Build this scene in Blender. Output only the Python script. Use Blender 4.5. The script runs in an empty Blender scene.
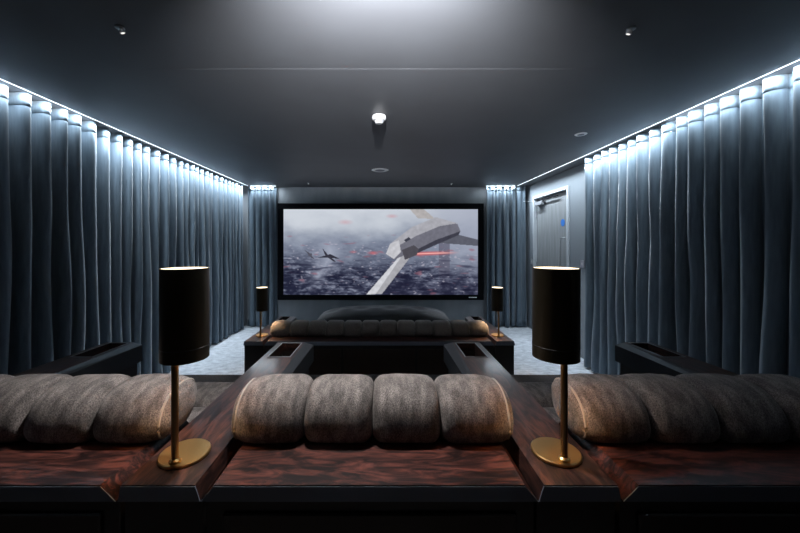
import bpy, bmesh, math, random
from mathutils import Vector, noise
random.seed(7)
PI = math.pi
scn = bpy.context.scene
col = scn.collection

# ------------------------------------------------------------------ materials
def new_mat(name):
    m = bpy.data.materials.new(name); m.use_nodes = True
    nt = m.node_tree
    b = nt.nodes['Principled BSDF']
    return m, nt, b

def setin(b, **kw):
    for k, v in kw.items():
        k = k.replace('_', ' ')
        if k in b.inputs:
            b.inputs[k].default_value = v

def simple(name, c, rough=.5, metal=0., coat=0., spec=.5):
    m, nt, b = new_mat(name)
    setin(b, Base_Color=(*c, 1), Roughness=rough, Metallic=metal, Coat_Weight=coat, Coat_Roughness=.15)
    b.inputs['Specular IOR Level'].default_value = spec
    return m

def noise_mix(nt, b, c1, c2, scale, stretch=(1, 1, 1), detail=4, lo=.35, hi=.65, bump=0., dist=.002, rough=.5, distortion=0.):
    tc = nt.nodes.new('ShaderNodeTexCoord'); mp = nt.nodes.new('ShaderNodeMapping')
    mp.inputs['Scale'].default_value = stretch
    nt.links.new(tc.outputs['Object'], mp.inputs['Vector'])
    n = nt.nodes.new('ShaderNodeTexNoise')
    n.inputs['Scale'].default_value = scale; n.inputs['Detail'].default_value = detail
    n.inputs['Roughness'].default_value = rough; n.inputs['Distortion'].default_value = distortion
    nt.links.new(mp.outputs['Vector'], n.inputs['Vector'])
    r = nt.nodes.new('ShaderNodeValToRGB')
    r.color_ramp.elements[0].position = lo; r.color_ramp.elements[0].color = (*c1, 1)
    r.color_ramp.elements[1].position = hi; r.color_ramp.elements[1].color = (*c2, 1)
    nt.links.new(n.outputs['Fac'], r.inputs['Fac'])
    nt.links.new(r.outputs['Color'], b.inputs['Base Color'])
    if bump:
        bp = nt.nodes.new('ShaderNodeBump'); bp.inputs['Strength'].default_value = bump
        bp.inputs['Distance'].default_value = dist
        nt.links.new(n.outputs['Fac'], bp.inputs['Height'])
        nt.links.new(bp.outputs['Normal'], b.inputs['Normal'])
    return n, r

def wood_mat(name, along, dark, light, rough=.36, coat=.15):
    m, nt, b = new_mat(name)
    st = (2.2, 9, 9) if along == 'x' else (9, 1.6, 9)
    n, r = noise_mix(nt, b, dark, light, 3.2, st, 10, .44, .70, 0, 0, .66, 2.2)
    setin(b, Roughness=rough, Coat_Weight=coat, Coat_Roughness=.12)
    b.inputs['Specular IOR Level'].default_value = .25
    return m

M = {}
M['wood_x'] = wood_mat('polished_rosewood_crosswise', 'x', (.008, .004, .004), (.115, .036, .027))
M['wood_y'] = wood_mat('polished_rosewood_lengthwise', 'y', (.010, .006, .006), (.085, .034, .025))
M['edge'] = simple('dark_stained_edge', (.125, .145, .185), .4)
M['body'] = simple('black_stained_body', (.010, .008, .008), .45)
M['panel'] = simple('walnut_back_panel', (.022, .012, .008), .5)
M['leather'] = simple('black_leather_armrest', (.015, .018, .022), .38)
M['brass'] = simple('aged_brass', (.62, .40, .16), .32, 1.)
M['brass_dark'] = simple('bronzed_brass', (.40, .26, .12), .35, 1.)
M['shade_in'] = simple('shade_lining', (.75, .5, .25), .5)
M['black_gloss'] = simple('black_lacquered_shade', (.05, .036, .019), .42, .7, .2)
M['frame_black'] = simple('black_felt_frame', (.004, .0045, .006), .9, 0, 0, .1)
M['silver'] = simple('brushed_silver', (.6, .62, .65), .35, 1.)
M['white'] = simple('white_plastic', (.82, .82, .82), .4)
M['grey_plastic'] = simple('grey_plastic', (.22, .23, .25), .5)
M['sign_blue'] = simple('blue_sign', (.03, .16, .5), .4)
M['wall'] = simple('slate_wall_paint', (.18, .205, .23), .6)
M['dark_wall'] = simple('dark_wall_paint', (.03, .034, .04), .7)

m, nt, b = new_mat('slate_ceiling_paint')
noise_mix(nt, b, (.086, .089, .098), (.093, .097, .107), 3, (1, 1, 1), 3)
setin(b, Roughness=.55); M['ceiling'] = m

m, nt, b = new_mat('back_wall_fabric')
noise_mix(nt, b, (.19, .207, .225), (.24, .26, .28), 5, (1, 1, .35), 4, .35, .7, .1)
setin(b, Roughness=.75); M['back_wall'] = m

m, nt, b = new_mat('taupe_velvet')
n, r = noise_mix(nt, b, (.060, .049, .046), (.31, .268, .25), 380, (1, 1, .6), 4, .34, .72, .4, .002, .6)
tc = nt.nodes.new('ShaderNodeTexCoord'); mp = nt.nodes.new('ShaderNodeMapping'); mp.inputs['Scale'].default_value = (1, .35, .35)
nz = nt.nodes.new('ShaderNodeTexNoise'); nz.inputs['Scale'].default_value = 55; nz.inputs['Detail'].default_value = 4
mr = nt.nodes.new('ShaderNodeMapRange'); mr.inputs['From Min'].default_value = .35; mr.inputs['From Max'].default_value = .68
mr.inputs['To Min'].default_value = .45; mr.inputs['To Max'].default_value = 1.15
mx = nt.nodes.new('ShaderNodeVectorMath'); mx.operation = 'SCALE'
nt.links.new(tc.outputs['Object'], mp.inputs['Vector']); nt.links.new(mp.outputs['Vector'], nz.inputs['Vector'])
nt.links.new(nz.outputs['Fac'], mr.inputs['Value']); nt.links.new(mr.outputs['Result'], mx.inputs['Scale'])
nt.links.new(r.outputs['Color'], mx.inputs[0]); nt.links.new(mx.outputs['Vector'], b.inputs['Base Color'])
setin(b, Roughness=.85, Sheen_Weight=.12, Sheen_Roughness=.4, Sheen_Tint=(.8, .75, .72, 1)); M['velvet'] = m
m, nt, b = new_mat('charcoal_velvet')
noise_mix(nt, b, (.016, .019, .022), (.04, .045, .05), 200, (1, 1, 1), 3, .35, .7, .2)
setin(b, Roughness=.8, Sheen_Weight=.4, Sheen_Roughness=.4); M['charcoal'] = m
m, nt, b = new_mat('dark_taupe_velvet')
noise_mix(nt, b, (.035, .029, .026), (.18, .148, .128), 300, (1, 1, .6), 3, .32, .74, .3)
setin(b, Roughness=.85, Sheen_Weight=.25, Sheen_Roughness=.45); M['dark_velvet'] = m
M['piping'] = simple('velvet_piping', (.30, .27, .24), .7)

m, nt, b = new_mat('slate_blue_drape')
noise_mix(nt, b, (.082, .116, .148), (.116, .158, .198), 60, (1, 1, .12), 4, .3, .7, .12, .002)
setin(b, Roughness=.8, Sheen_Weight=.25, Sheen_Roughness=.4); M['drape'] = m
m, nt, b = new_mat('drape_heading_band')
noise_mix(nt, b, (.086, .121, .152), (.12, .163, .203), 60, (1, 1, .3), 4, .3, .7, .12, .002)
setin(b, Roughness=.8, Sheen_Weight=.25); M['heading'] = m

m, nt, b = new_mat('pale_blue_grey_carpet')
noise_mix(nt, b, (.24, .265, .30), (.56, .60, .65), 11, (1, 1.6, 1), 6, .3, .72, .5, .006, .7)
setin(b, Roughness=.95); M['carpet'] = m
m, nt, b = new_mat('dark_brown_carpet')
noise_mix(nt, b, (.030, .026, .026), (.085, .074, .072), 90, (1, 1, 1), 5, .3, .7, .5, .004, .7)
setin(b, Roughness=.95); M['dark_carpet'] = m

m, nt, b = new_mat('grey_oak_door')
noise_mix(nt, b, (.17, .18, .19), (.24, .255, .265), 3, (8, 8, .8), 6, .3, .7, .1)
setin(b, Roughness=.5); M['door'] = m

def emis(name, c, s):
    m = bpy.data.materials.new(name); m.use_nodes = True
    nt = m.node_tree; nt.nodes.clear()
    e = nt.nodes.new('ShaderNodeEmission'); o = nt.nodes.new('ShaderNodeOutputMaterial')
    e.inputs['Color'].default_value = (*c, 1); e.inputs['Strength'].default_value = s
    nt.links.new(e.outputs[0], o.inputs[0]); return m
M['led'] = emis('cool_led', (.84, .93, 1.0), 4.5)
M['glow'] = emis('warm_lamp_diffuser', (1.0, .80, .54), 3.2)
M['glow_far'] = M['glow']
M['added_lens'] = emis('added_downlight_glow', (1., .97, .92), 6.)

# ------------------------------------------------------------------ geometry helpers
class MB:
    def __init__(s): s.bm = bmesh.new()
    def quadgrid(s, pts, closed_u=False, closed_v=False):
        """pts[i][j] -> faces"""
        V = [[s.bm.verts.new(p) for p in row] for row in pts]
        nu, nv = len(V), len(V[0])
        for i in range(nu if closed_u else nu - 1):
            for j in range(nv if closed_v else nv - 1):
                a, b_, c, d = V[i][j], V[(i+1) % nu][j], V[(i+1) % nu][(j+1) % nv], V[i][(j+1) % nv]
                try: s.bm.faces.new((a, b_, c, d))
                except ValueError: pass
        return V
    def cap(s, ring):
        try: s.bm.faces.new(ring)
        except ValueError: pass
    def box(s, x0, x1, y0, y1, z0, z1, bev=0., seg=2):
        vs = [s.bm.verts.new(p) for p in ((x0,y0,z0),(x1,y0,z0),(x1,y1,z0),(x0,y1,z0),(x0,y0,z1),(x1,y0,z1),(x1,y1,z1),(x0,y1,z1))]
        fs = [s.bm.faces.new([vs[i] for i in f]) for f in ((3,2,1,0),(4,5,6,7),(0,1,5,4),(1,2,6,5),(2,3,7,6),(3,0,4,7))]
        if bev:
            es = list({e for f in fs for e in f.edges})
            bmesh.ops.bevel(s.bm, geom=es, offset=bev, segments=seg, profile=.5, affect='EDGES')
        return s
    def hexa(s, lo, hi):
        """lo, hi: 4 points each (counter-clockwise seen from above)"""
        a = [s.bm.verts.new(p) for p in lo]; b_ = [s.bm.verts.new(p) for p in hi]
        s.bm.faces.new(a[::-1]); s.bm.faces.new(b_)
        for i in range(4): s.bm.faces.new((a[i], a[(i+1) % 4], b_[(i+1) % 4], b_[i]))
        return s
    def lathe(s, prof, c=(0, 0, 0), n=48, axis='z', closed=False):
        """prof: (radius, height) list"""
        rows = []
        for r, h in prof:
            row = []
            for k in range(n):
                a = 2*PI*k/n
                if axis == 'z': p = (c[0]+r*math.cos(a), c[1]+r*math.sin(a), c[2]+h)
                elif axis == 'x': p = (c[0]+h, c[1]+r*math.cos(a), c[2]+r*math.sin(a))
                else: p = (c[0]+r*math.cos(a), c[1]+h, c[2]+r*math.sin(a))
                row.append(p)
            rows.append(row)
        V = s.quadgrid(rows, closed_u=closed, closed_v=True)
        if not closed:
            if prof[0][0] > 1e-6: s.cap(V[0][::-1])
            if prof[-1][0] > 1e-6: s.cap(V[-1])
        return s
    def tube(s, pts, r, n=10):
        rows = []
        P = [Vector(p) for p in pts]
        for i, p in enumerate(P):
            t = (P[min(i+1, len(P)-1)] - P[max(i-1, 0)]).normalized()
            u = t.cross(Vector((0, 0, 1)))
            if u.length < 1e-3: u = t.cross(Vector((1, 0, 0)))
            u.normalize(); w = t.cross(u)
            rows.append([p + r*(math.cos(2*PI*k/n)*u + math.sin(2*PI*k/n)*w) for k in range(n)])
        V = s.quadgrid(rows, closed_v=True); s.cap(V[0][::-1]); s.cap(V[-1]); return s
    def build(s, name, mat, parent=None, smooth=False, angle=40, loc=None):
        bmesh.ops.remove_doubles(s.bm, verts=s.bm.verts, dist=1e-6)
        bmesh.ops.recalc_face_normals(s.bm, faces=s.bm.faces)
        me = bpy.data.meshes.new(name); s.bm.to_mesh(me); s.bm.free()
        for mm in (mat if isinstance(mat, (list, tuple)) else [mat]): me.materials.append(mm)
        o = bpy.data.objects.new(name, me); col.objects.link(o)
        if parent: o.parent = parent
        if loc: o.location = loc
        if smooth:
            for p in me.polygons: p.use_smooth = True
            if angle < 180:
                try: me.set_sharp_from_angle(angle=math.radians(angle))
                except Exception: pass
        return o

def tag(o, label=None, cat=None, group=None, kind=None):
    if label: o['label'] = label
    if cat: o['category'] = cat
    if group: o['group'] = group
    if kind: o['kind'] = kind
    return o
def empty(name, loc, label, cat, group=None):
    o = bpy.data.objects.new(name, None); col.objects.link(o); o.location = loc
    o.empty_display_size = .1
    return tag(o, label, cat, group)
def struct(mb, name, mat, parent=None, **k):
    o = mb.build(name, mat, parent, **k)
    if not parent: o['kind'] = 'structure'
    return o

# ------------------------------------------------------------------ room
XL, XR = -2.33, 2.25           # lines of the ceiling light strips
WL, WR = -2.54, 2.44           # walls
YB, YR = 5.80, -0.75           # screen wall, rear wall
H = 2.40
RZ, RY = .355, 2.70            # platform under the rear row
struct(MB().box(WL, WR, YR, YB, -.1, 0), 'floor', M['carpet'])
struct(MB().box(XL+.06, XR-.06, YR, RY, 0.0, RZ), 'platform', M['dark_carpet'])
struct(MB().box(WL-.2, WR+.2, YR-.1, YB+.2, H, H+.1), 'ceiling', M['ceiling'])
struct(MB().box(WL-.1, WR+.1, YB, YB+.1, 0, H), 'wall_back', M['back_wall'])
struct(MB().box(WL-.1, WL, YR, YB, 0, H), 'wall_left', M['wall'])
struct(MB().box(WL-.1, WR+.1, YR-.1, YR, 0, H), 'wall_rear', M['dark_wall'])
DY0, DY1, DZ = 4.43, 5.49, 2.19   # door opening in the right wall
w = MB(); w.box(WR, WR+.1, YR, DY0, 0, H); w.box(WR, WR+.1, DY1, YB, 0, H); w.box(WR, WR+.1, DY0, DY1, DZ, H)
struct(w, 'wall_right', M['wall'])
# shallow flat plate on the ceiling whose edge reads as a faint line
struct(MB().box(-1.35, 1.25, 1.90, 4.15, H-.0016, H-.0004, .0006, 1), 'trim_1', M['ceiling'])

# door in the right wall
dr = bpy.data.objects.new('door_1', None); col.objects.link(dr); dr.location = (WR, (DY0+DY1)/2, 0); dr['kind'] = 'structure'
dr['label'] = 'grey oak door in the right wall behind the lamp'
hw = (DY1-DY0)/2
d = MB(); d.box(.03, .075, -hw+.05, hw-.05, 0.005, DZ-.05); d.build('door_leaf', M['door'], dr)
d = MB(); d.box(-.02, .1, -hw+.001, -hw+.045, 0, DZ-.001, .004); d.box(-.02, .1, hw-.045, hw-.001, 0, DZ-.001, .004); d.box(-.02, .1, -hw+.045, hw-.045, DZ-.045, DZ-.001, .004)
d.build('door_frame', simple('pale_grey_door_frame', (.42, .45, .48), .5), dr)
c = MB(); c.box(-.035, .029, hw-.33, hw-.10, DZ-.165, DZ-.105, .006); cl = c.build('door_closer', M['grey_plastic'], dr)
c = MB(); c.box(-.018, -.006, -.26, hw-.16, DZ-.10, DZ-.085); c.box(-.030, -.006, hw-.20, hw-.165, DZ-.115, DZ-.085); c.build('closer_arm', M['frame_black'], cl)
c = MB(); c.tube([(.03, -hw+.17, 1.50), (-.03, -hw+.17, 1.50), (-.03, -hw+.17, .95), (.03, -hw+.17, .95)], .009); c.build('door_handle', M['silver'], dr, True)
c = MB(); c.lathe([(.0, -.0), (.05, 0), (.05, -.004), (0, -.004)], (.03, -hw+.22, 1.71), 24, 'x'); c.build('round_door_sign', M['sign_blue'], dr, True)
for zz in (.4, 1.05, 1.85):
    c = MB(); c.lathe([(.009, 0), (.009, .10)], (.022, hw-.05, zz), 10); c.build('hinge', M['silver'], dr, True)

# small wall plates
def wall_switch(y, z, label):
    t = empty('light_switch', (WR, y, z), label, 'switch')
    MB().box(-.010, 0, -.045, .045, 0, .09, .003).build('face_plate', M['silver'], t)
    MB().box(-.014, -.010, -.012, .012, .03, .06, .002).build('rocker', M['white'], t)
wall_switch(4.13, 1.12, 'silver switch plate beside the door at the curtain edge')
wall_switch(5.545, 1.08, 'small silver switch plate between the door and the far corner curtain')
c = MB().tube([(0, 0, 0), (-.16, 0, 0)], .006, 8)
c.build('curtain_holdback', M['silver'], None, True, loc=(WR, 5.52, 2.12))
tag(bpy.data.objects['curtain_holdback'], 'thin silver rod sticking out of wall left of the door closer', 'rod')

# ------------------------------------------------------------------ curtains
def pleat_sheet(path, ztop, zbot, lam, amp, seed, rows, per=14, flare=1.0, off=0.):
    """path: list of (x,y) corners; returns grid of points, rows x columns"""
    segs = []; L = 0
    for a, b_ in zip(path[:-1], path[1:]):
        l = math.dist(a, b_); segs.append((L, l, a, b_)); L += l
    rnd = random.Random(seed)
    # irregular pleat boundaries
    marks = [0.]
    while marks[-1] < L: marks.append(marks[-1] + lam*rnd.uniform(.78, 1.25))
    amps = [rnd.uniform(.75, 1.15) for _ in marks]
    drift = [rnd.uniform(-.35, .35) for _ in marks]
    cols = []
    for k in range(len(marks)-1):
        for q in range(per):
            s_ = marks[k] + (marks[k+1]-marks[k])*q/per
            if s_ > L: break
            cols.append((s_, k, q/per))
    grid = []
    for i in range(rows+1):
        z = ztop + (zbot-ztop)*i/rows; dn = i/rows
        row = []
        for s_, k, ph in cols:
            ss = s_
            a = amp*(amps[k]*(1-ph)+amps[k+1]*ph)*(1+.30*dn*flare)
            th = 2*PI*ph + dn*2.0*(drift[k]*(1-ph)+drift[k+1]*ph)*1.3
            # sharpened wave : broad front rounds, narrow back valleys
            wv = math.sin(th) + .28*math.sin(2*th+.6)
            wv += min(1, dn*1.8)*.75*noise.noise(Vector((s_*5.2+seed, z*.55, seed*1.7)))
            wv += .26*min(1, dn*3)*noise.noise(Vector((s_*13+seed, z*1.7, 3.3)))
            for (l0, l, p, q2) in segs:
                if ss <= l0+l+1e-9: break
            t = (ss-l0)/l
            tx, ty = (q2[0]-p[0])/l, (q2[1]-p[1])/l
            nx, ny = ty, -tx
            o = a*wv + off
            t += -.017*math.sin(2*th)*(1+.3*dn)/l
            row.append((p[0]+(q2[0]-p[0])*t + nx*o, p[1]+(q2[1]-p[1])*t + ny*o, z))
        grid.append(row)
    return grid

def curtain(path, lam, amp, seed, label, loc, zbot, rows=22):
    t = empty('curtain', loc, label, 'curtain')
    rel = [(p[0]-loc[0], p[1]-loc[1]) for p in path]
    g = pleat_sheet(rel, H-.002-loc[2], zbot-loc[2], lam, amp, seed, rows)
    mb = MB(); mb.quadgrid(g); o = mb.build('drape', M['drape'], t, True, 180)
    md = o.modifiers.new('cloth', 'SOLIDIFY'); md.thickness = .003; md.offset = 0
    # stitched heading band along the top, a hair thicker than the cloth below it
    zt = H-.002-loc[2]; zb = zt-.085
    def lerp_row(z):
        f = (zt-z)/(zt-(zbot-loc[2]))*rows; i = min(int(f), rows-1); q = f-i
        return [tuple(a+(b_-a)*q for a, b_ in zip(P, Q)) for P, Q in zip(g[i], g[i+1])]
    mb = MB(); mb.quadgrid([lerp_row(zt), lerp_row(zt-.04), lerp_row(zb)])
    h = mb.build('heading', M['heading'], t, True, 180)
    md = h.modifiers.new('cloth', 'SOLIDIFY'); md.thickness = .0042; md.offset = 0
    return t
CX = .092
curtain([(XL-CX, YB-.16), (XL-CX, YR+.15)], .122, .054, 4, 'long slate blue curtain along the whole left wall', (XL-CX, 2.5, 0), .02, 34)
curtain([(-1.865, YB-.075), (XL-.02, YB-.075)], .105, .040, 21, 'narrow slate blue curtain on the screen wall, left of the screen', (-2.06, YB-.075, 0), .02)
curtain([(XR+CX, 5.64), (XR+.03, YB-.075), (1.72, YB-.075)], .105, .040, 35, 'narrow slate blue curtain wrapping the corner right of the screen', (2.0, YB-.075, 0), .02)
curtain([(XR+CX, YR+.15), (XR+CX, 3.86)], .125, .054, 57, 'long slate blue curtain along the right wall, ending at the door', (XR+CX, 1.8, 0), .02, 34)

# ------------------------------------------------------------------ LED strips in the ceiling edge
def area(name, loc, sx, sy, power, color, rot=(0, 0, 0), spread=180):
    l = bpy.data.lights.new(name, 'AREA'); l.shape = 'RECTANGLE'; l.size = sx; l.size_y = sy
    l.energy = power; l.color = color; l.spread = math.radians(spread)
    o = bpy.data.objects.new(name, l); col.objects.link(o); o.location = loc; o.rotation_euler = rot
    return o
COOL = (.80, .91, 1.0); SPREAD = 114
def led(x, y0, y1, label, power, tilt):
    t = empty('led_strip', (x, (y0+y1)/2, H), label, 'light strip')
    L = y1-y0
    MB().box(-.0035, .0035, -L/2, L/2, -.0014, -.0005).build('diffuser', M['led'], t)
    return area('led_strip_light', (x, (y0+y1)/2, H-.012), .010, L, power, COOL, (0, tilt, 0), SPREAD)
led(XL+.014, YR+.15, 2.70, 'thin bright light strip in ceiling above the nearer left curtain', 27, 1.0)
led(XL+.014, 2.71, YB-.15, 'thin bright light strip in ceiling above the farther left curtain', 48, .44)
led(XR-.014, YR+.15, 2.70, 'thin bright light strip in ceiling above the nearer right curtain', 27, -1.0)
led(XR-.014, 2.71, 3.84, 'short light strip in ceiling at the right curtain end next to the door', 18, -.44)
led(XR-.014, 3.85, YB-.15, 'thin bright light strip in ceiling above the door', 15, -.3)
for x0, x1, lab in ((XL+.05, -1.85, 'short bright light strip in ceiling above curtain left of screen'), (1.71, XR-.05, 'short bright light strip in ceiling above curtain right of screen')):
    t = empty('led_strip', ((x0+x1)/2, YB-.13, H), lab, 'light strip'); L = x1-x0
    MB().box(-L/2, L/2, -.004, .004, -.005, -.0005).build('diffuser', M['led'], t)
    area('led_strip_light', ((x0+x1)/2, YB-.13, H-.012), L, .010, 9, COOL, (0, 0, 0), 180)

# ------------------------------------------------------------------ projection screen
SX0, SX1, SZ0, SZ1 = -1.741, 1.594, 1.4-.853, 1.4+.614
ST = empty('projection_screen', ((SX0+SX1)/2, YB-.001, 1.4-.944), 'wide projection screen with black frame on the far wall', 'screen')
def sl(x, y, z): l = ST.location; return (x-l[0], y-l[1], z-l[2])
fr = MB(); B = .10
for (x0, x1, z0, z1) in ((SX0-B, SX1+B, SZ1, SZ1+B), (SX0-B, SX1+B, SZ0-B+.01, SZ0), (SX0-B, SX0, SZ0, SZ1), (SX1, SX1+B, SZ0, SZ1)):
    a = sl(x0, YB-.065, z0); e = sl(x1, YB-.001, z1); fr.box(a[0], e[0], a[1], e[1], a[2], e[2], .006, 1)
fro = fr.build('frame', M['frame_black'], ST)
a = sl(SX1-.16, YB-.067, SZ0-.052); MB().box(a[0], a[0]+.14, a[1], a[1]+.004, a[2], a[2]+.016, .002, 1).build('badge', M['white'], fro)

# the picture on the screen: painted per vertex, u right, v down, in photo pixels
def s2l(c): return tuple(((v/255+.055)/1.055)**2.4 if v/255 > .04045 else v/255/12.92 for v in c)
def mix(a, b_, t): t = max(0., min(1., t)); return tuple(x+(y-x)*t for x, y in zip(a, b_))
def sm(a, b_, x): t = max(0., min(1., (x-a)/(b_-a))); return t*t*(3-2*t)
def fbm(x, y, s=0., o=5):
    return noise.fractal(Vector((x, y, s)), .9, 2.1, o)
def inpoly(P, x, y):
    c = False; j = len(P)-1
    for i in range(len(P)):
        if (P[i][1] > y) != (P[j][1] > y) and x < (P[j][0]-P[i][0])*(y-P[i][1])/(P[j][1]-P[i][1])+P[i][0]: c = not c
        j = i
    return c
# a plain, generic grey airliner-like craft banking across the right half, and two tiny planes
CRAFT = [
    ([(382, 294), (366, 295), (398, 258), (408, 250), (413, 254)], (168, 168, 174)),   # near wing
    ([(376, 294), (366, 295), (398, 258), (402, 256)], (205, 206, 212)),
    ([(425, 232), (440, 230), (480, 240), (480, 246), (440, 243)], (92, 94, 106)),    # far wing
    ([(418, 218), (410, 209), (424, 209), (436, 219)], (176, 172, 172)),              # tail fin
    ([(386, 254), (390, 244), (412, 228), (436, 218), (458, 224), (461, 231), (436, 240), (412, 252), (394, 260)], (112, 112, 124)),
    ([(390, 244), (412, 227), (436, 217), (458, 223), (440, 226), (416, 236), (396, 247)], (168, 168, 176)),
    ([(386, 254), (390, 244), (399, 240), (401, 252), (394, 259)], (196, 196, 202)),
    ([(412, 252), (436, 240), (461, 231), (459, 235), (436, 245), (416, 254)], (62, 62, 74)),
    ([(402, 250), (414, 245), (419, 249), (417, 255), (405, 260)], (78, 76, 84)),     # engine pod
    ([(404, 240), (409, 237), (411, 239), (406, 242)], (60, 62, 74)),
]
TINY = [([(316, 258), (330, 254), (340, 259), (330, 258)], 50), ([(322, 248), (327, 254), (336, 262), (334, 262), (325, 256)], 55),
        ([(304, 250), (309, 253), (314, 259), (311, 258)], 80), ([(306, 257), (311, 253), (312, 255)], 85)]
def picture(x, y):
    u = (x-283)/195.4; v = (y-209)/86
    n1 = fbm(u*5, v*4, 1.); n2 = fbm(u*16, v*13, 5.); n3 = fbm(u*42, v*46, 9.)
    sky = mix((204, 210, 219), (150, 158, 174), v*1.6+.25*n1+.35*(u-.35))
    far = mix((132, 141, 161), (106, 115, 136), .5+.8*n2)
    c = mix(sky, far, sm(.10, .42, v-.10+.22*abs(u-.35)+.10*n1)*.8)
    rg = 1-abs(fbm(u*9-v*3, v*22, 21., 4))*2.2
    gnd = mix((34, 37, 58), (132, 138, 158), .20+.7*n2+.55*n3+.45*rg*sm(.3, .9, .5+n1))
    c = mix(c, gnd, sm(.38, .80, v+.10*n1+.06*n2-.05*(u-.5)))
    # rising smoke, left
    sx = .17+.18*(.85-v); d = abs(u-sx+.03*n1)/(.09+.04*n2)
    c = mix(c, (172, 178, 196), max(0, 1-d)*.75*sm(.98, .75, v)*sm(.25, .5, v))
    # haze, right
    c = mix(c, (164, 170, 188), .75*sm(.60, 1.0, u)*sm(1.0, .40, v))
    # distant tower in the haze
    if 439 < x < 450 and y > 243: c = mix(c, (92, 90, 108), .55*sm(288, 262, y)+.1)
    if .5 < u and v > .72: c = mix(c, (44, 44, 66), .45*sm(.72, .95, v))
    # lit rooftops, smouldering patches
    q = noise.noise(Vector((u*48, v*60, 2.)))
    if v > .38: c = mix(c, (176, 172, 188), .75*sm(.40, .62, q+.3*n2))
    q = noise.noise(Vector((u*15, v*26, 7.)))
    if v > .3: c = mix(c, (150, 92, 106), .55*sm(.42, .7, q))
    q = noise.noise(Vector((u*9, v*30, 12.)))
    c = mix(c, (30, 31, 52), .75*sm(.15, .5, q)*sm(.5, .75, v))
    for (px, py, pr, al) in ((373, 253, 7, .9), (353, 252, 5, .6), (345, 222, 9, .3), (392, 216, 7, .35)):
        q = math.hypot((x-px)/pr, (y-py)/(pr*.35)); c = mix(c, (206, 104, 112), max(0, 1-q)*al)
    # red streak
    if 405 < x < 462:
        yy = 254.2-(x-405)*.03; q = abs(y-yy)
        c = mix(c, (226, 92, 92), max(0, 1-q/2.6)*sm(462, 430, x)); c = mix(c, (255, 196, 190), max(0, 1-q/.9)*sm(462, 440, x))
    for P, g in TINY:
        if inpoly(P, x, y): c = (g, g, g+12)
    for P, g in CRAFT:
        if inpoly(P, x, y): k = 1+.07*fbm(x*.25, y*.25, 4., 2); c = tuple(q*k for q in g)
    return c
NX, NY = 390, 172
verts = []; cols_ = []
for j in range(NY+1):
    for i in range(NX+1):
        p = sl(SX0+(SX1-SX0)*i/NX, YB-.05, SZ1+(SZ0-SZ1)*j/NY); verts.append(p)
        cols_.extend((*s2l(picture(283+195.4*i/NX, 209+86*j/NY)), 1.))
faces = [(j*(NX+1)+i, (j+1)*(NX+1)+i, (j+1)*(NX+1)+i+1, j*(NX+1)+i+1) for j in range(NY) for i in range(NX)]
me = bpy.data.meshes.new('picture'); me.from_pydata(verts, [], faces)
ca = me.color_attributes.new('picture', 'FLOAT_COLOR', 'POINT'); ca.data.foreach_set('color', cols_)
m = emis('projected_picture', (1, 1, 1), 1.0)
at = m.node_tree.nodes.new('ShaderNodeVertexColor'); at.layer_name = 'picture'
m.node_tree.links.new(at.outputs['Color'], [n for n in m.node_tree.nodes if n.type == 'EMISSION'][0].inputs['Color'])
me.materials.append(m)
po = bpy.data.objects.new('picture', me); col.objects.link(po); po.parent = ST
po['label'] = 'projected picture of a grey aircraft over a smoky plain'
a = sl(SX0-.02, YB-.045, SZ0-.02); e = sl(SX1+.02, YB-.001, SZ1+.02)
MB().box(a[0], e[0], a[1], e[1], a[2], e[2]).build('screen_backing', M['frame_black'], ST)

# ------------------------------------------------------------------ seating
def roll_mesh(x0, x1, yc, zc, ry, rz, zmin, end0, end1, seed, nx=26, na=36):
    """one upholstered channel of a rolled back; end0/end1: free end (rounded) or seam (pinched)"""
    rows = []; w = x1-x0
    for i in range(nx+1):
        t = i/nx; s_ = 2*t-1
        s_ = math.copysign(abs(s_)**.72, s_)          # more loops near the ends
        f = 1.
        en = end1 if s_ > 0 else end0
        f -= (.15*abs(s_)**3.6 if en else .23*abs(s_)**8) + .035*abs(s_)**2.2
        x = (x0+x1)/2 + s_*w/2
        row = []
        for k in range(na):
            a = 2*PI*k/na
            ca_, sa = math.cos(a), math.sin(a)
            e = 2/2.35
            px = math.copysign(abs(ca_)**e, ca_); pz = math.copysign(abs(sa)**e, sa)
            wr = 1+.022*noise.noise(Vector((x*9+seed, px*1.5, pz*1.5)))+.016*noise.noise(Vector((x*38+seed, px*2, pz*2)))
            y = yc + ry*f*px*wr + .02*pz; z = zc + rz*f*pz*wr
            row.append((x, y, max(z, zmin)))
        rows.append(row)
    mb = MB(); V = mb.quadgrid(rows, closed_v=True)
    for ring, sgn, en in ((rows[0], -1, end0), (rows[-1], 1, end1)):
        c = Vector((ring[0][0], yc, zc)); prev = ring; extra = []
        for q, bul in ((.90, .010), (.72, .017), (.45, .022), (.18, .024)):
            extra.append([tuple(c + (Vector(p)-c)*q + Vector((sgn*bul*(1. if en else .1), 0, 0))) for p in ring])
        VV = mb.quadgrid([ring]+extra, closed_v=True); mb.cap(VV[-1])
    return mb

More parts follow.
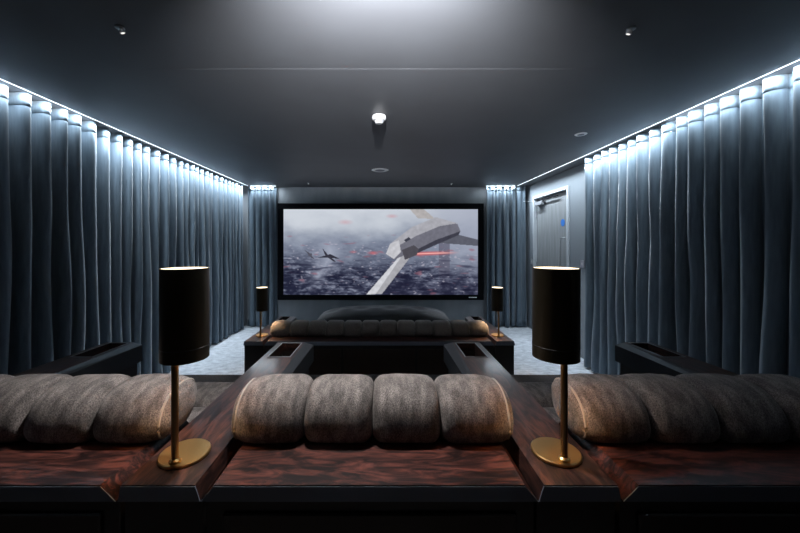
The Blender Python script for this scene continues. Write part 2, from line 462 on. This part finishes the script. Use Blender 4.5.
def lofted_cushion(mb, x0, x1, y0, y1, z0, z1, crown=.02, r=.04):
    """puffy box cushion"""
    n = 14; rows = []
    for j in range(n+1):
        v = 2*j/n-1; row = []
        for i in range(n+1):
            u = 2*i/n-1
            h = (1-abs(u)**6)*(1-abs(v)**6)
            row.append(((x0+x1)/2+u*(x1-x0)/2, (y0+y1)/2+v*(y1-y0)/2, z1-r+(r+crown*(1-u*u)*(1-v*v))*h**.5))
        rows.append(row)
    V = mb.quadgrid(rows)
    ring = [p for p in rows[0]]+[r_[-1] for r_ in rows[1:]]+rows[-1][-2::-1]+[r_[0] for r_ in rows[-2:0:-1]]
    low = [(p[0], p[1], z0) for p in ring]
    VV = mb.quadgrid([ring, low], closed_v=True); mb.cap(VV[-1])
    return mb

def make_seat(name, loc, hl, hr, n, label, cat, group=None, seats=1, fabric=None):
    """back faces the camera (-y); local origin on the floor under the rear edge of the ledge"""
    fabric = fabric or M['velvet']
    t = empty(name, loc, label, cat, group)
    zl = .52; hb = hl+.030
    lg = MB(); lg.hexa([(-hb, .004, zl-.039), (hb, .004, zl-.039), (hb, .30, zl-.039), (-hb, .30, zl-.039)],
                       [(-hl, .0, zl), (hl, .0, zl), (hl, .30, zl), (-hl, .30, zl)])
    ledge = lg.build('ledge', M['wood_x'], t)
    e = MB(); e.hexa([(-hb-.001, .002, zl-.0385), (hb+.001, .002, zl-.0385), (hb+.001, .004, zl-.0385), (-hb-.001, .004, zl-.0385)],
                     [(-hl-.001, -.0015, zl-.003), (hl+.001, -.0015, zl-.003), (hl+.001, .001, zl-.003), (-hl-.001, .001, zl-.003)])
    e.build('edge_band', M['edge'], ledge)
    MB().box(-hb+.002, hb-.002, .02, .30, .03, zl-.0395).build('back_shell', M['body'], t)
    k = max(1, seats)
    for i in range(k):
        a = -hb+.03+(2*hb-.06)*i/k+.012; b_ = -hb+.03+(2*hb-.06)*(i+1)/k-.012
        MB().box(a, b_, .012, .0205, .06, zl-.075, .003, 1).build('back_panel', M['panel'], t)
    MB().box(-hb+.05, hb-.05, .05, .98, 0, .0295).build('plinth', M['body'], t)
    yc, zc, ry, rz = .235, zl+.058, .098, .076
    w = 2*hr/n
    for i in range(n):
        o = roll_mesh(-hr+i*w+.0018, -hr+(i+1)*w-.0018, yc, zc, ry, rz, zl+.0015, i == 0, i == n-1, i*3.1+loc[0]*7).build('back_roll', fabric, t, True, 180)
        for end, cond in ((-1, i == 0), (1, i == n-1)):
            if cond:
                pts = []
                for q in range(37):
                    a = 2*PI*q/36; ca_, sa = math.cos(a), math.sin(a); ex = 2/2.35
                    px = math.copysign(abs(ca_)**ex, ca_); pz = math.copysign(abs(sa)**ex, sa)
                    pts.append((end*(hr-.004), yc+ry*.825*px+.02*pz, max(zc+rz*.825*pz, zl+.004)))
                MB().tube(pts, .0035, 6).build('piping', M['piping'], o, True)
    for i in range(k):
        hs = hr-.035; a = -hs+2*hs*i/k+.003; b_ = -hs+2*hs*(i+1)/k-.003
        lofted_cushion(MB(), a, b_, .335, .80, .18, .325).build('seat_cushion', fabric, t, True, 50)
        lofted_cushion(MB(), a, b_, .804, 1.05, .18, .325).build('footrest', fabric, t, True, 50)
        MB().box(a, b_, .301, .335, .18, zl-.02, .012).build('inner_back', fabric, t, True, 30)
    MB().box(-hs+.006, hs-.006, .335, 1.0, .03, .179).build('seat_base', M['body'], t)
    return t

def make_console(loc, side, label, group):
    """side = +1: the bevelled armrest edge is on +x"""
    t = empty('side_console', loc, label, 'console', group)
    zl = .52; h, hb = .0805, .0895; L = 1.075; ty0, ty1 = .835, 1.055
    bd = MB()
    bd.hexa([(-hb, .004, zl-.039), (hb, .004, zl-.039), (hb, .30, zl-.039), (-hb, .30, zl-.039)],
            [(-h, .0, zl), (h, .0, zl), (h, .30, zl), (-h, .30, zl)])
    xin = side*h
    def sx(a, b_): return (min(a, b_), max(a, b_))
    # front length of the top, its inner edge drawn in a little where the bevelled armrest starts
    def q(y): return h-.016*max(0., (y-.30)/(L-.30))
    for y0, y1, x0, x1 in ((.30, ty0, None, None), (ty1, L, None, None)):
        i0, i1 = q(y0), q(y1)
        A = [(-side*h, y0), (side*i0, y0), (side*i1, y1), (-side*h, y1)]
        if side < 0: A = A[::-1]
        bd.hexa([(x, y, zl-.039) for x, y in A], [(x, y, zl) for x, y in A])
    tw = .050
    for s_ in (-1, 1):
        if s_ == -side: A = [(-side*h, ty0), (-side*tw, ty0), (-side*tw, ty1), (-side*h, ty1)]
        else: A = [(side*tw, ty0), (side*q(ty0), ty0), (side*q(ty1), ty1), (side*tw, ty1)]
        if side < 0: A = A[::-1]
        bd.hexa([(x, y, zl-.039) for x, y in A], [(x, y, zl) for x, y in A])
    top = bd.build('top', M['wood_y'], t)
    e = MB(); e.hexa([(-hb-.001, .002, zl-.0385), (hb+.001, .002, zl-.0385), (hb+.001, .004, zl-.0385), (-hb-.001, .004, zl-.0385)],
                     [(-h-.001, -.0015, zl-.003), (h+.001, -.0015, zl-.003), (h+.001, .001, zl-.003), (-h-.001, .001, zl-.003)])
    e.build('edge_band', M['edge'], top)
    # bevelled armrest edge
    y0 = .32; A = [(side*q(y0), y0), (side*.1, y0), (side*.112, L), (side*q(L), L)]
    lo = [(side*q(y0), y0, zl-.10), (side*.1, y0, zl-.10), (side*.112, L, zl-.10), (side*q(L), L, zl-.10)]
    hi = [(side*q(y0), y0, zl-.0005), (side*.1, y0, zl-.014), (side*.112, L, zl-.014), (side*q(L), L, zl-.0005)]
    if side < 0: lo, hi = lo[::-1], hi[::-1]
    MB().hexa(lo, hi).build('armrest_edge', M['leather'], t)
    # recessed tray and its thin frame
    tr = MB(); tr.box(-tw, tw, ty0, ty1, zl-.075, zl-.068); tray = tr.build('tray', M['wood_y'], t)
    f = MB(); r = .004
    for x0, x1, y0_, y1_ in ((-tw-r, tw+r, ty0-r, ty0), (-tw-r, tw+r, ty1, ty1+r), (-tw-r, -tw, ty0, ty1), (tw, tw+r, ty0, ty1)):
        f.box(x0, x1, y0_, y1_, zl+.0002, zl+.003)
    f.build('tray_frame', M['grey_plastic'], tray)
    # body under the top, hollow below the tray
    bo = MB(); bo.box(-hb+.002, hb-.002, .02, L-.005, .0, zl-.0755)
    for x0, x1, y0_, y1_ in ((-hb+.002, hb-.002, .02, ty0-.001), (-hb+.002, hb-.002, ty1+.001, L-.005), (-hb+.002, -tw-.001, ty0-.001, ty1+.001), (tw+.001, hb-.002, ty0-.001, ty1+.001)):
        bo.box(x0, x1, y0_, y1_, zl-.0755, zl-.0392)
    bo.build('body', M['body'], t)
    return t

XC, Y0 = -.034, .733
PITCH = .925
GR = 'armchairs of the rear row'
make_seat('cinema_armchair', (XC, Y0, RZ), .340, .367, 4, 'taupe velvet armchair in middle of rear row, between the two tall lamps', 'armchair', GR)
make_seat('cinema_armchair', (XC-PITCH, Y0, RZ), .336, .365, 4, 'taupe velvet armchair at left of rear row, cut by the left picture edge', 'armchair', GR)
make_seat('cinema_armchair', (XC+PITCH, Y0, RZ), .336, .365, 4, 'taupe velvet armchair at right of rear row, fading into shadow', 'armchair', GR)
GC = 'wooden consoles between the rear armchairs'
make_console((XC-PITCH/2, Y0, RZ), 1, 'dark wood console with tray left of middle armchair, carrying tall lamp', GC)
make_console((XC+PITCH/2, Y0, RZ), -1, 'dark wood console with tray right of middle armchair, carrying tall lamp', GC)
make_console((XC-1.5*PITCH, Y0, RZ), 1, 'black console with tray beside the left curtain, beyond left armchair', GC)
make_console((XC+1.5*PITCH, Y0, RZ), -1, 'black console with tray beside the right curtain, beyond right armchair', GC)

FX, FY = -.053, 3.06
make_seat('cinema_sofa', (FX, FY, 0), 1.025, 1.040, 12, 'long channel-tufted sofa of the front row facing the screen', 'sofa', None, 3, M['dark_velvet'])
GF = 'end consoles of the front sofa'
make_console((FX-1.152, FY, 0), 1, 'dark wood console at left end of front sofa, under small lamp', GF)
make_console((FX+1.152, FY, 0), -1, 'dark wood console at right end of front sofa, under small lamp', GF)

# long upholstered ottoman between the front sofa and the screen
ot = empty('ottoman', (-.02, 4.72, 0), 'long dark domed ottoman between front sofa and screen', 'ottoman')
mb = MB(); rows = []
for j in range(25):
    v = 2*j/24-1; row = []
    for i in range(41):
        u = 2*i/40-1; hgt = ((1-abs(u)**4.5)*(1-abs(v)**4))**.5
        dim = .010*(math.sin(u*14)*math.sin(v*6))
        row.append((u*.92, v*.30, .36+(.165-.03*u*u+dim)*hgt))
    rows.append(row)
mb.quadgrid(rows)
ring = rows[0]+[r_[-1] for r_ in rows[1:]]+rows[-1][-2::-1]+[r_[0] for r_ in rows[-2:0:-1]]
VV = mb.quadgrid([ring, [(p[0], p[1], .14) for p in ring]], closed_v=True); mb.cap(VV[-1])
mb.build('cushion', M['charcoal'], ot, True, 60)
MB().box(-.88, .88, -.27, .27, .06, .139).build('base', M['body'], ot)
for sx_ in (-.8, .8):
    for sy_ in (-.2, .2): MB().lathe([(.02, 0), (.025, .0595)], (sx_, sy_, 0), 12).build('foot', M['body'], ot)

# ------------------------------------------------------------------ lamps
def point(name, loc, power, color, r=.02, parent=None):
    l = bpy.data.lights.new(name, 'POINT'); l.energy = power; l.color = color; l.shadow_soft_size = r
    o = bpy.data.objects.new(name, l); col.objects.link(o); o.location = loc
    if parent: o.parent = parent
    return o
def spot(name, loc, aim, power, color, ang, blend=.6, r=.03):
    l = bpy.data.lights.new(name, 'SPOT'); l.energy = power; l.color = color; l.shadow_soft_size = r
    l.spot_size = math.radians(ang); l.spot_blend = blend
    o = bpy.data.objects.new(name, l); col.objects.link(o); o.location = loc
    o.rotation_euler = (Vector(aim)-Vector(loc)).to_track_quat('-Z', 'Y').to_euler(); return o
WARM = (1., .72, .45)
def make_lamp(loc, label, group, pw, bz=.352):
    t = empty('table_lamp', loc, label, 'lamp', group)
    rb = .058
    MB().lathe([(0, 0), (rb-.002, 0), (rb, .002), (rb, .007), (rb-.002, .009), (0, .009)], n=64).build('base', M['brass'], t, True, 30)
    MB().lathe([(.0078, .0092), (.0078, .40)], (0, -.040, 0), 20).build('pole', M['brass_dark'], t, True, 50)
    MB().lathe([(.013, .0092), (.013, .014), (.008, .018)], (0, -.040, 0), 20).build('collar', M['brass'], t, True, 30)
    rs = .0545; z0, z1 = .2425, .4675
    sh = MB().lathe([(rs, z0), (rs, z1), (rs-.002, z1), (rs-.002, z0)], n=64, closed=True).build('lamp_shade', M['black_gloss'], t, True, 30)
    MB().lathe([(rs-.0022, z0+.002), (rs-.0022, z1-.012), (rs-.0032, z1-.012), (rs-.0032, z0+.002)], n=64, closed=True).build('lining', M['shade_in'], sh, True, 30)
    MB().lathe([(rs+.0004, z0+.030), (rs+.0008, z0+.031), (rs+.0004, z0+.032), (rs, z0+.031)], n=64, closed=True).build('seam_line', M['body'], sh, True, 180)
    MB().lathe([(0, z1-.004), (rs-.0024, z1-.004), (rs-.0024, z1-.001), (0, z1-.001)], n=64).build('diffuser', M['glow'], t, True, 30)
    MB().lathe([(.0, .365), (.016, .372), (.022, .39), (.016, .408), (.0, .415)], (0, .008, 0), 24).build('bulb', M['shade_in'], t, True)
    point('bulb_light', (0, .008, bz), pw, WARM, .012, t)
    return t
GL = 'black shaded brass lamps'
make_lamp((-.500, .8375, RZ+.5202), 'large near lamp, black shade and brass base, on console left of middle armchair', GL, 3.2)
make_lamp((.430, .8440, RZ+.5202), 'large near lamp, black shade and brass base, on console right of middle armchair', GL, 3.2)
make_lamp((-1.195, 3.257, .5202), 'small distant lamp with black shade at left end of front sofa', GL, 9, .29)
make_lamp((1.092, 3.257, .5202), 'small distant lamp with black shade at right end of front sofa', GL, 9, .29)

# ------------------------------------------------------------------ ceiling fittings
t = empty('smoke_detector', (-.046, 2.58, H-.0055), 'white smoke detector on ceiling above the screen axis', 'smoke detector')
MB().lathe([(0, -.002), (.052, -.002), (.054, -.012), (.054, -.024), (.046, -.034), (.034, -.036), (0, -.036)], n=40).build('body', M['white'], t, True, 30)
MB().lathe([(.030, -.0362), (.030, -.052), (.024, -.060), (0, -.062)], n=32).build('sensor_head', M['white'], t, True, 30)
for k in range(16):
    a = 2*PI*k/16; MB().box(-.0015, .0015, .0302, .034, -.050, -.0365).build('vent_slot', M['grey_plastic'], t).rotation_euler = (0, 0, a)

def downlight(x, y, r, label, name='recessed_downlight', cat='downlight', z=H-.0002, emit=None):
    t = empty(name, (x, y, z), label, cat)
    MB().lathe([(r*.55, -.001), (r*.6, -.006), (r*.9, -.006), (r, -.001)], n=36).build('bezel', M['white'], t, True, 40)
    MB().lathe([(0, -.0075), (r*.5, -.0075), (r*.55, -.0062), (0, -.0062)], n=28).build('lens', emit or M['grey_plastic'], t, True, 40)
    return t
downlight(1.766, 3.02, .052, 'round white ceiling downlight near right curtain, ahead of the platform')
downlight(-.066, 4.47, .115, 'broad flat white ceiling disc near the screen', 'ceiling_vent', 'vent')
sp_m = emis('spot_lens', (1, .95, .9), 1.2)
for x, y, lab in ((-1.216, 1.537, 'tiny adjustable ceiling spotlight above left armchair'), (1.134, 1.545, 'tiny adjustable ceiling spotlight above right armchair'),
                  (-1.236, 5.38, 'tiny ceiling spotlight close to screen, left of centre'), (1.08, 5.42, 'tiny ceiling spotlight close to screen, right of centre')):
    t = empty('ceiling_spotlight', (x, y, H-.0002), lab, 'spotlight')
    MB().lathe([(0, -.001), (.018, -.001), (.020, -.006), (.013, -.008), (0, -.008)], n=24).build('bezel', M['silver'], t, True, 40)
    s_ = MB(); s_.lathe([(0, 0), (.010, 0), (.012, -.016), (0, -.016)], (0, 0, -.009), 20); o = s_.build('spot_head', M['white'], t, True, 40)
    MB().lathe([(0, -.0262), (.008, -.0262), (.008, -.0255), (0, -.0255)], n=16).build('lens', sp_m, o)
    o.rotation_euler = (.3, .3 if x > 0 else -.3, 0)

# added bowl uplighter, unseen above the picture edge, to make the ceiling glow
BX, BY, BZ = -.01, .75, 2.20
t = empty('added_uplighter_bowl', (BX, BY, H-.0002), 'added white bowl uplighter hung from ceiling above middle armchair, just beyond picture top', 'lamp')
zb = BZ-H
MB().lathe([(0, 0), (.05, 0), (.05, -.015), (.02, -.025), (0, -.025)], (0, -.09, 0), n=32).build('canopy', M['white'], t, True, 40)
MB().lathe([(.006, -.0255), (.006, zb-.03)], (0, -.09, 0), n=12).build('rod', M['silver'], t, True, 40)
MB().lathe([(0, zb-.085), (.05, zb-.08), (.09, zb-.055), (.12, zb-.02), (.13, zb+.006), (.127, zb+.006), (.115, zb-.02), (.085, zb-.05), (.05, zb-.072), (0, zb-.076)], n=64).build('bowl', M['white'], t, True, 40)
spot('added_bowl_uplight', (BX, BY, BZ), (BX, BY+3, BZ+.65), 520, (.95, .97, 1), 112, 1., .008)
# added downlight, also out of view, to light the tops of the rear row
t = empty('recessed_downlight', (-.30, 1.26, H-.0002), 'added white recessed downlight over middle armchair, beyond picture top', 'downlight')
MB().lathe([(.030, -.0005), (.034, -.006), (.052, -.006), (.056, -.0005)], n=36).build('bezel', M['white'], t, True, 40)
MB().lathe([(0, -.002), (.030, -.002), (.030, -.0015), (0, -.0015)], n=28).build('lens', M['added_lens'], t, True, 40)
spot('added_downlight_beam', (-.30, 1.26, H-.012), (-.30, .98, .9), 150, (1., .975, .95), 86, 1., .02)

# wall-washing light from the ceiling spots onto the carpet and drapes near the screen
spot('spot_beam', (-1.236, 5.38, H-.05), (-1.85, 4.1, 0), 110, (.86, .93, 1), 66)
spot('spot_beam', (1.08, 5.42, H-.05), (1.65, 4.0, 0), 110, (.86, .93, 1), 62)

# ------------------------------------------------------------------ world, camera, view
wd = bpy.data.worlds.new('World'); scn.world = wd; wd.use_nodes = True
wd.node_tree.nodes['Background'].inputs[0].default_value = (.02, .025, .03, 1)
wd.node_tree.nodes['Background'].inputs[1].default_value = .2
cam = bpy.data.cameras.new('camera'); co = bpy.data.objects.new('camera', cam); col.objects.link(co)
co.location = (0, 0, 1.40); co.rotation_euler = (PI/2, 0, 0)
F = 335
cam.sensor_width = 36; cam.lens = F*36/800; cam.clip_start = .02
cam.shift_x = 15/800; cam.shift_y = -21.5/800
scn.camera = co
vs = scn.view_settings
scn.display_settings.display_device = 'sRGB'
vs.view_transform = 'Standard'; vs.look = 'None'; vs.exposure = 0.0; vs.gamma = 1.0; vs.use_curve_mapping = False
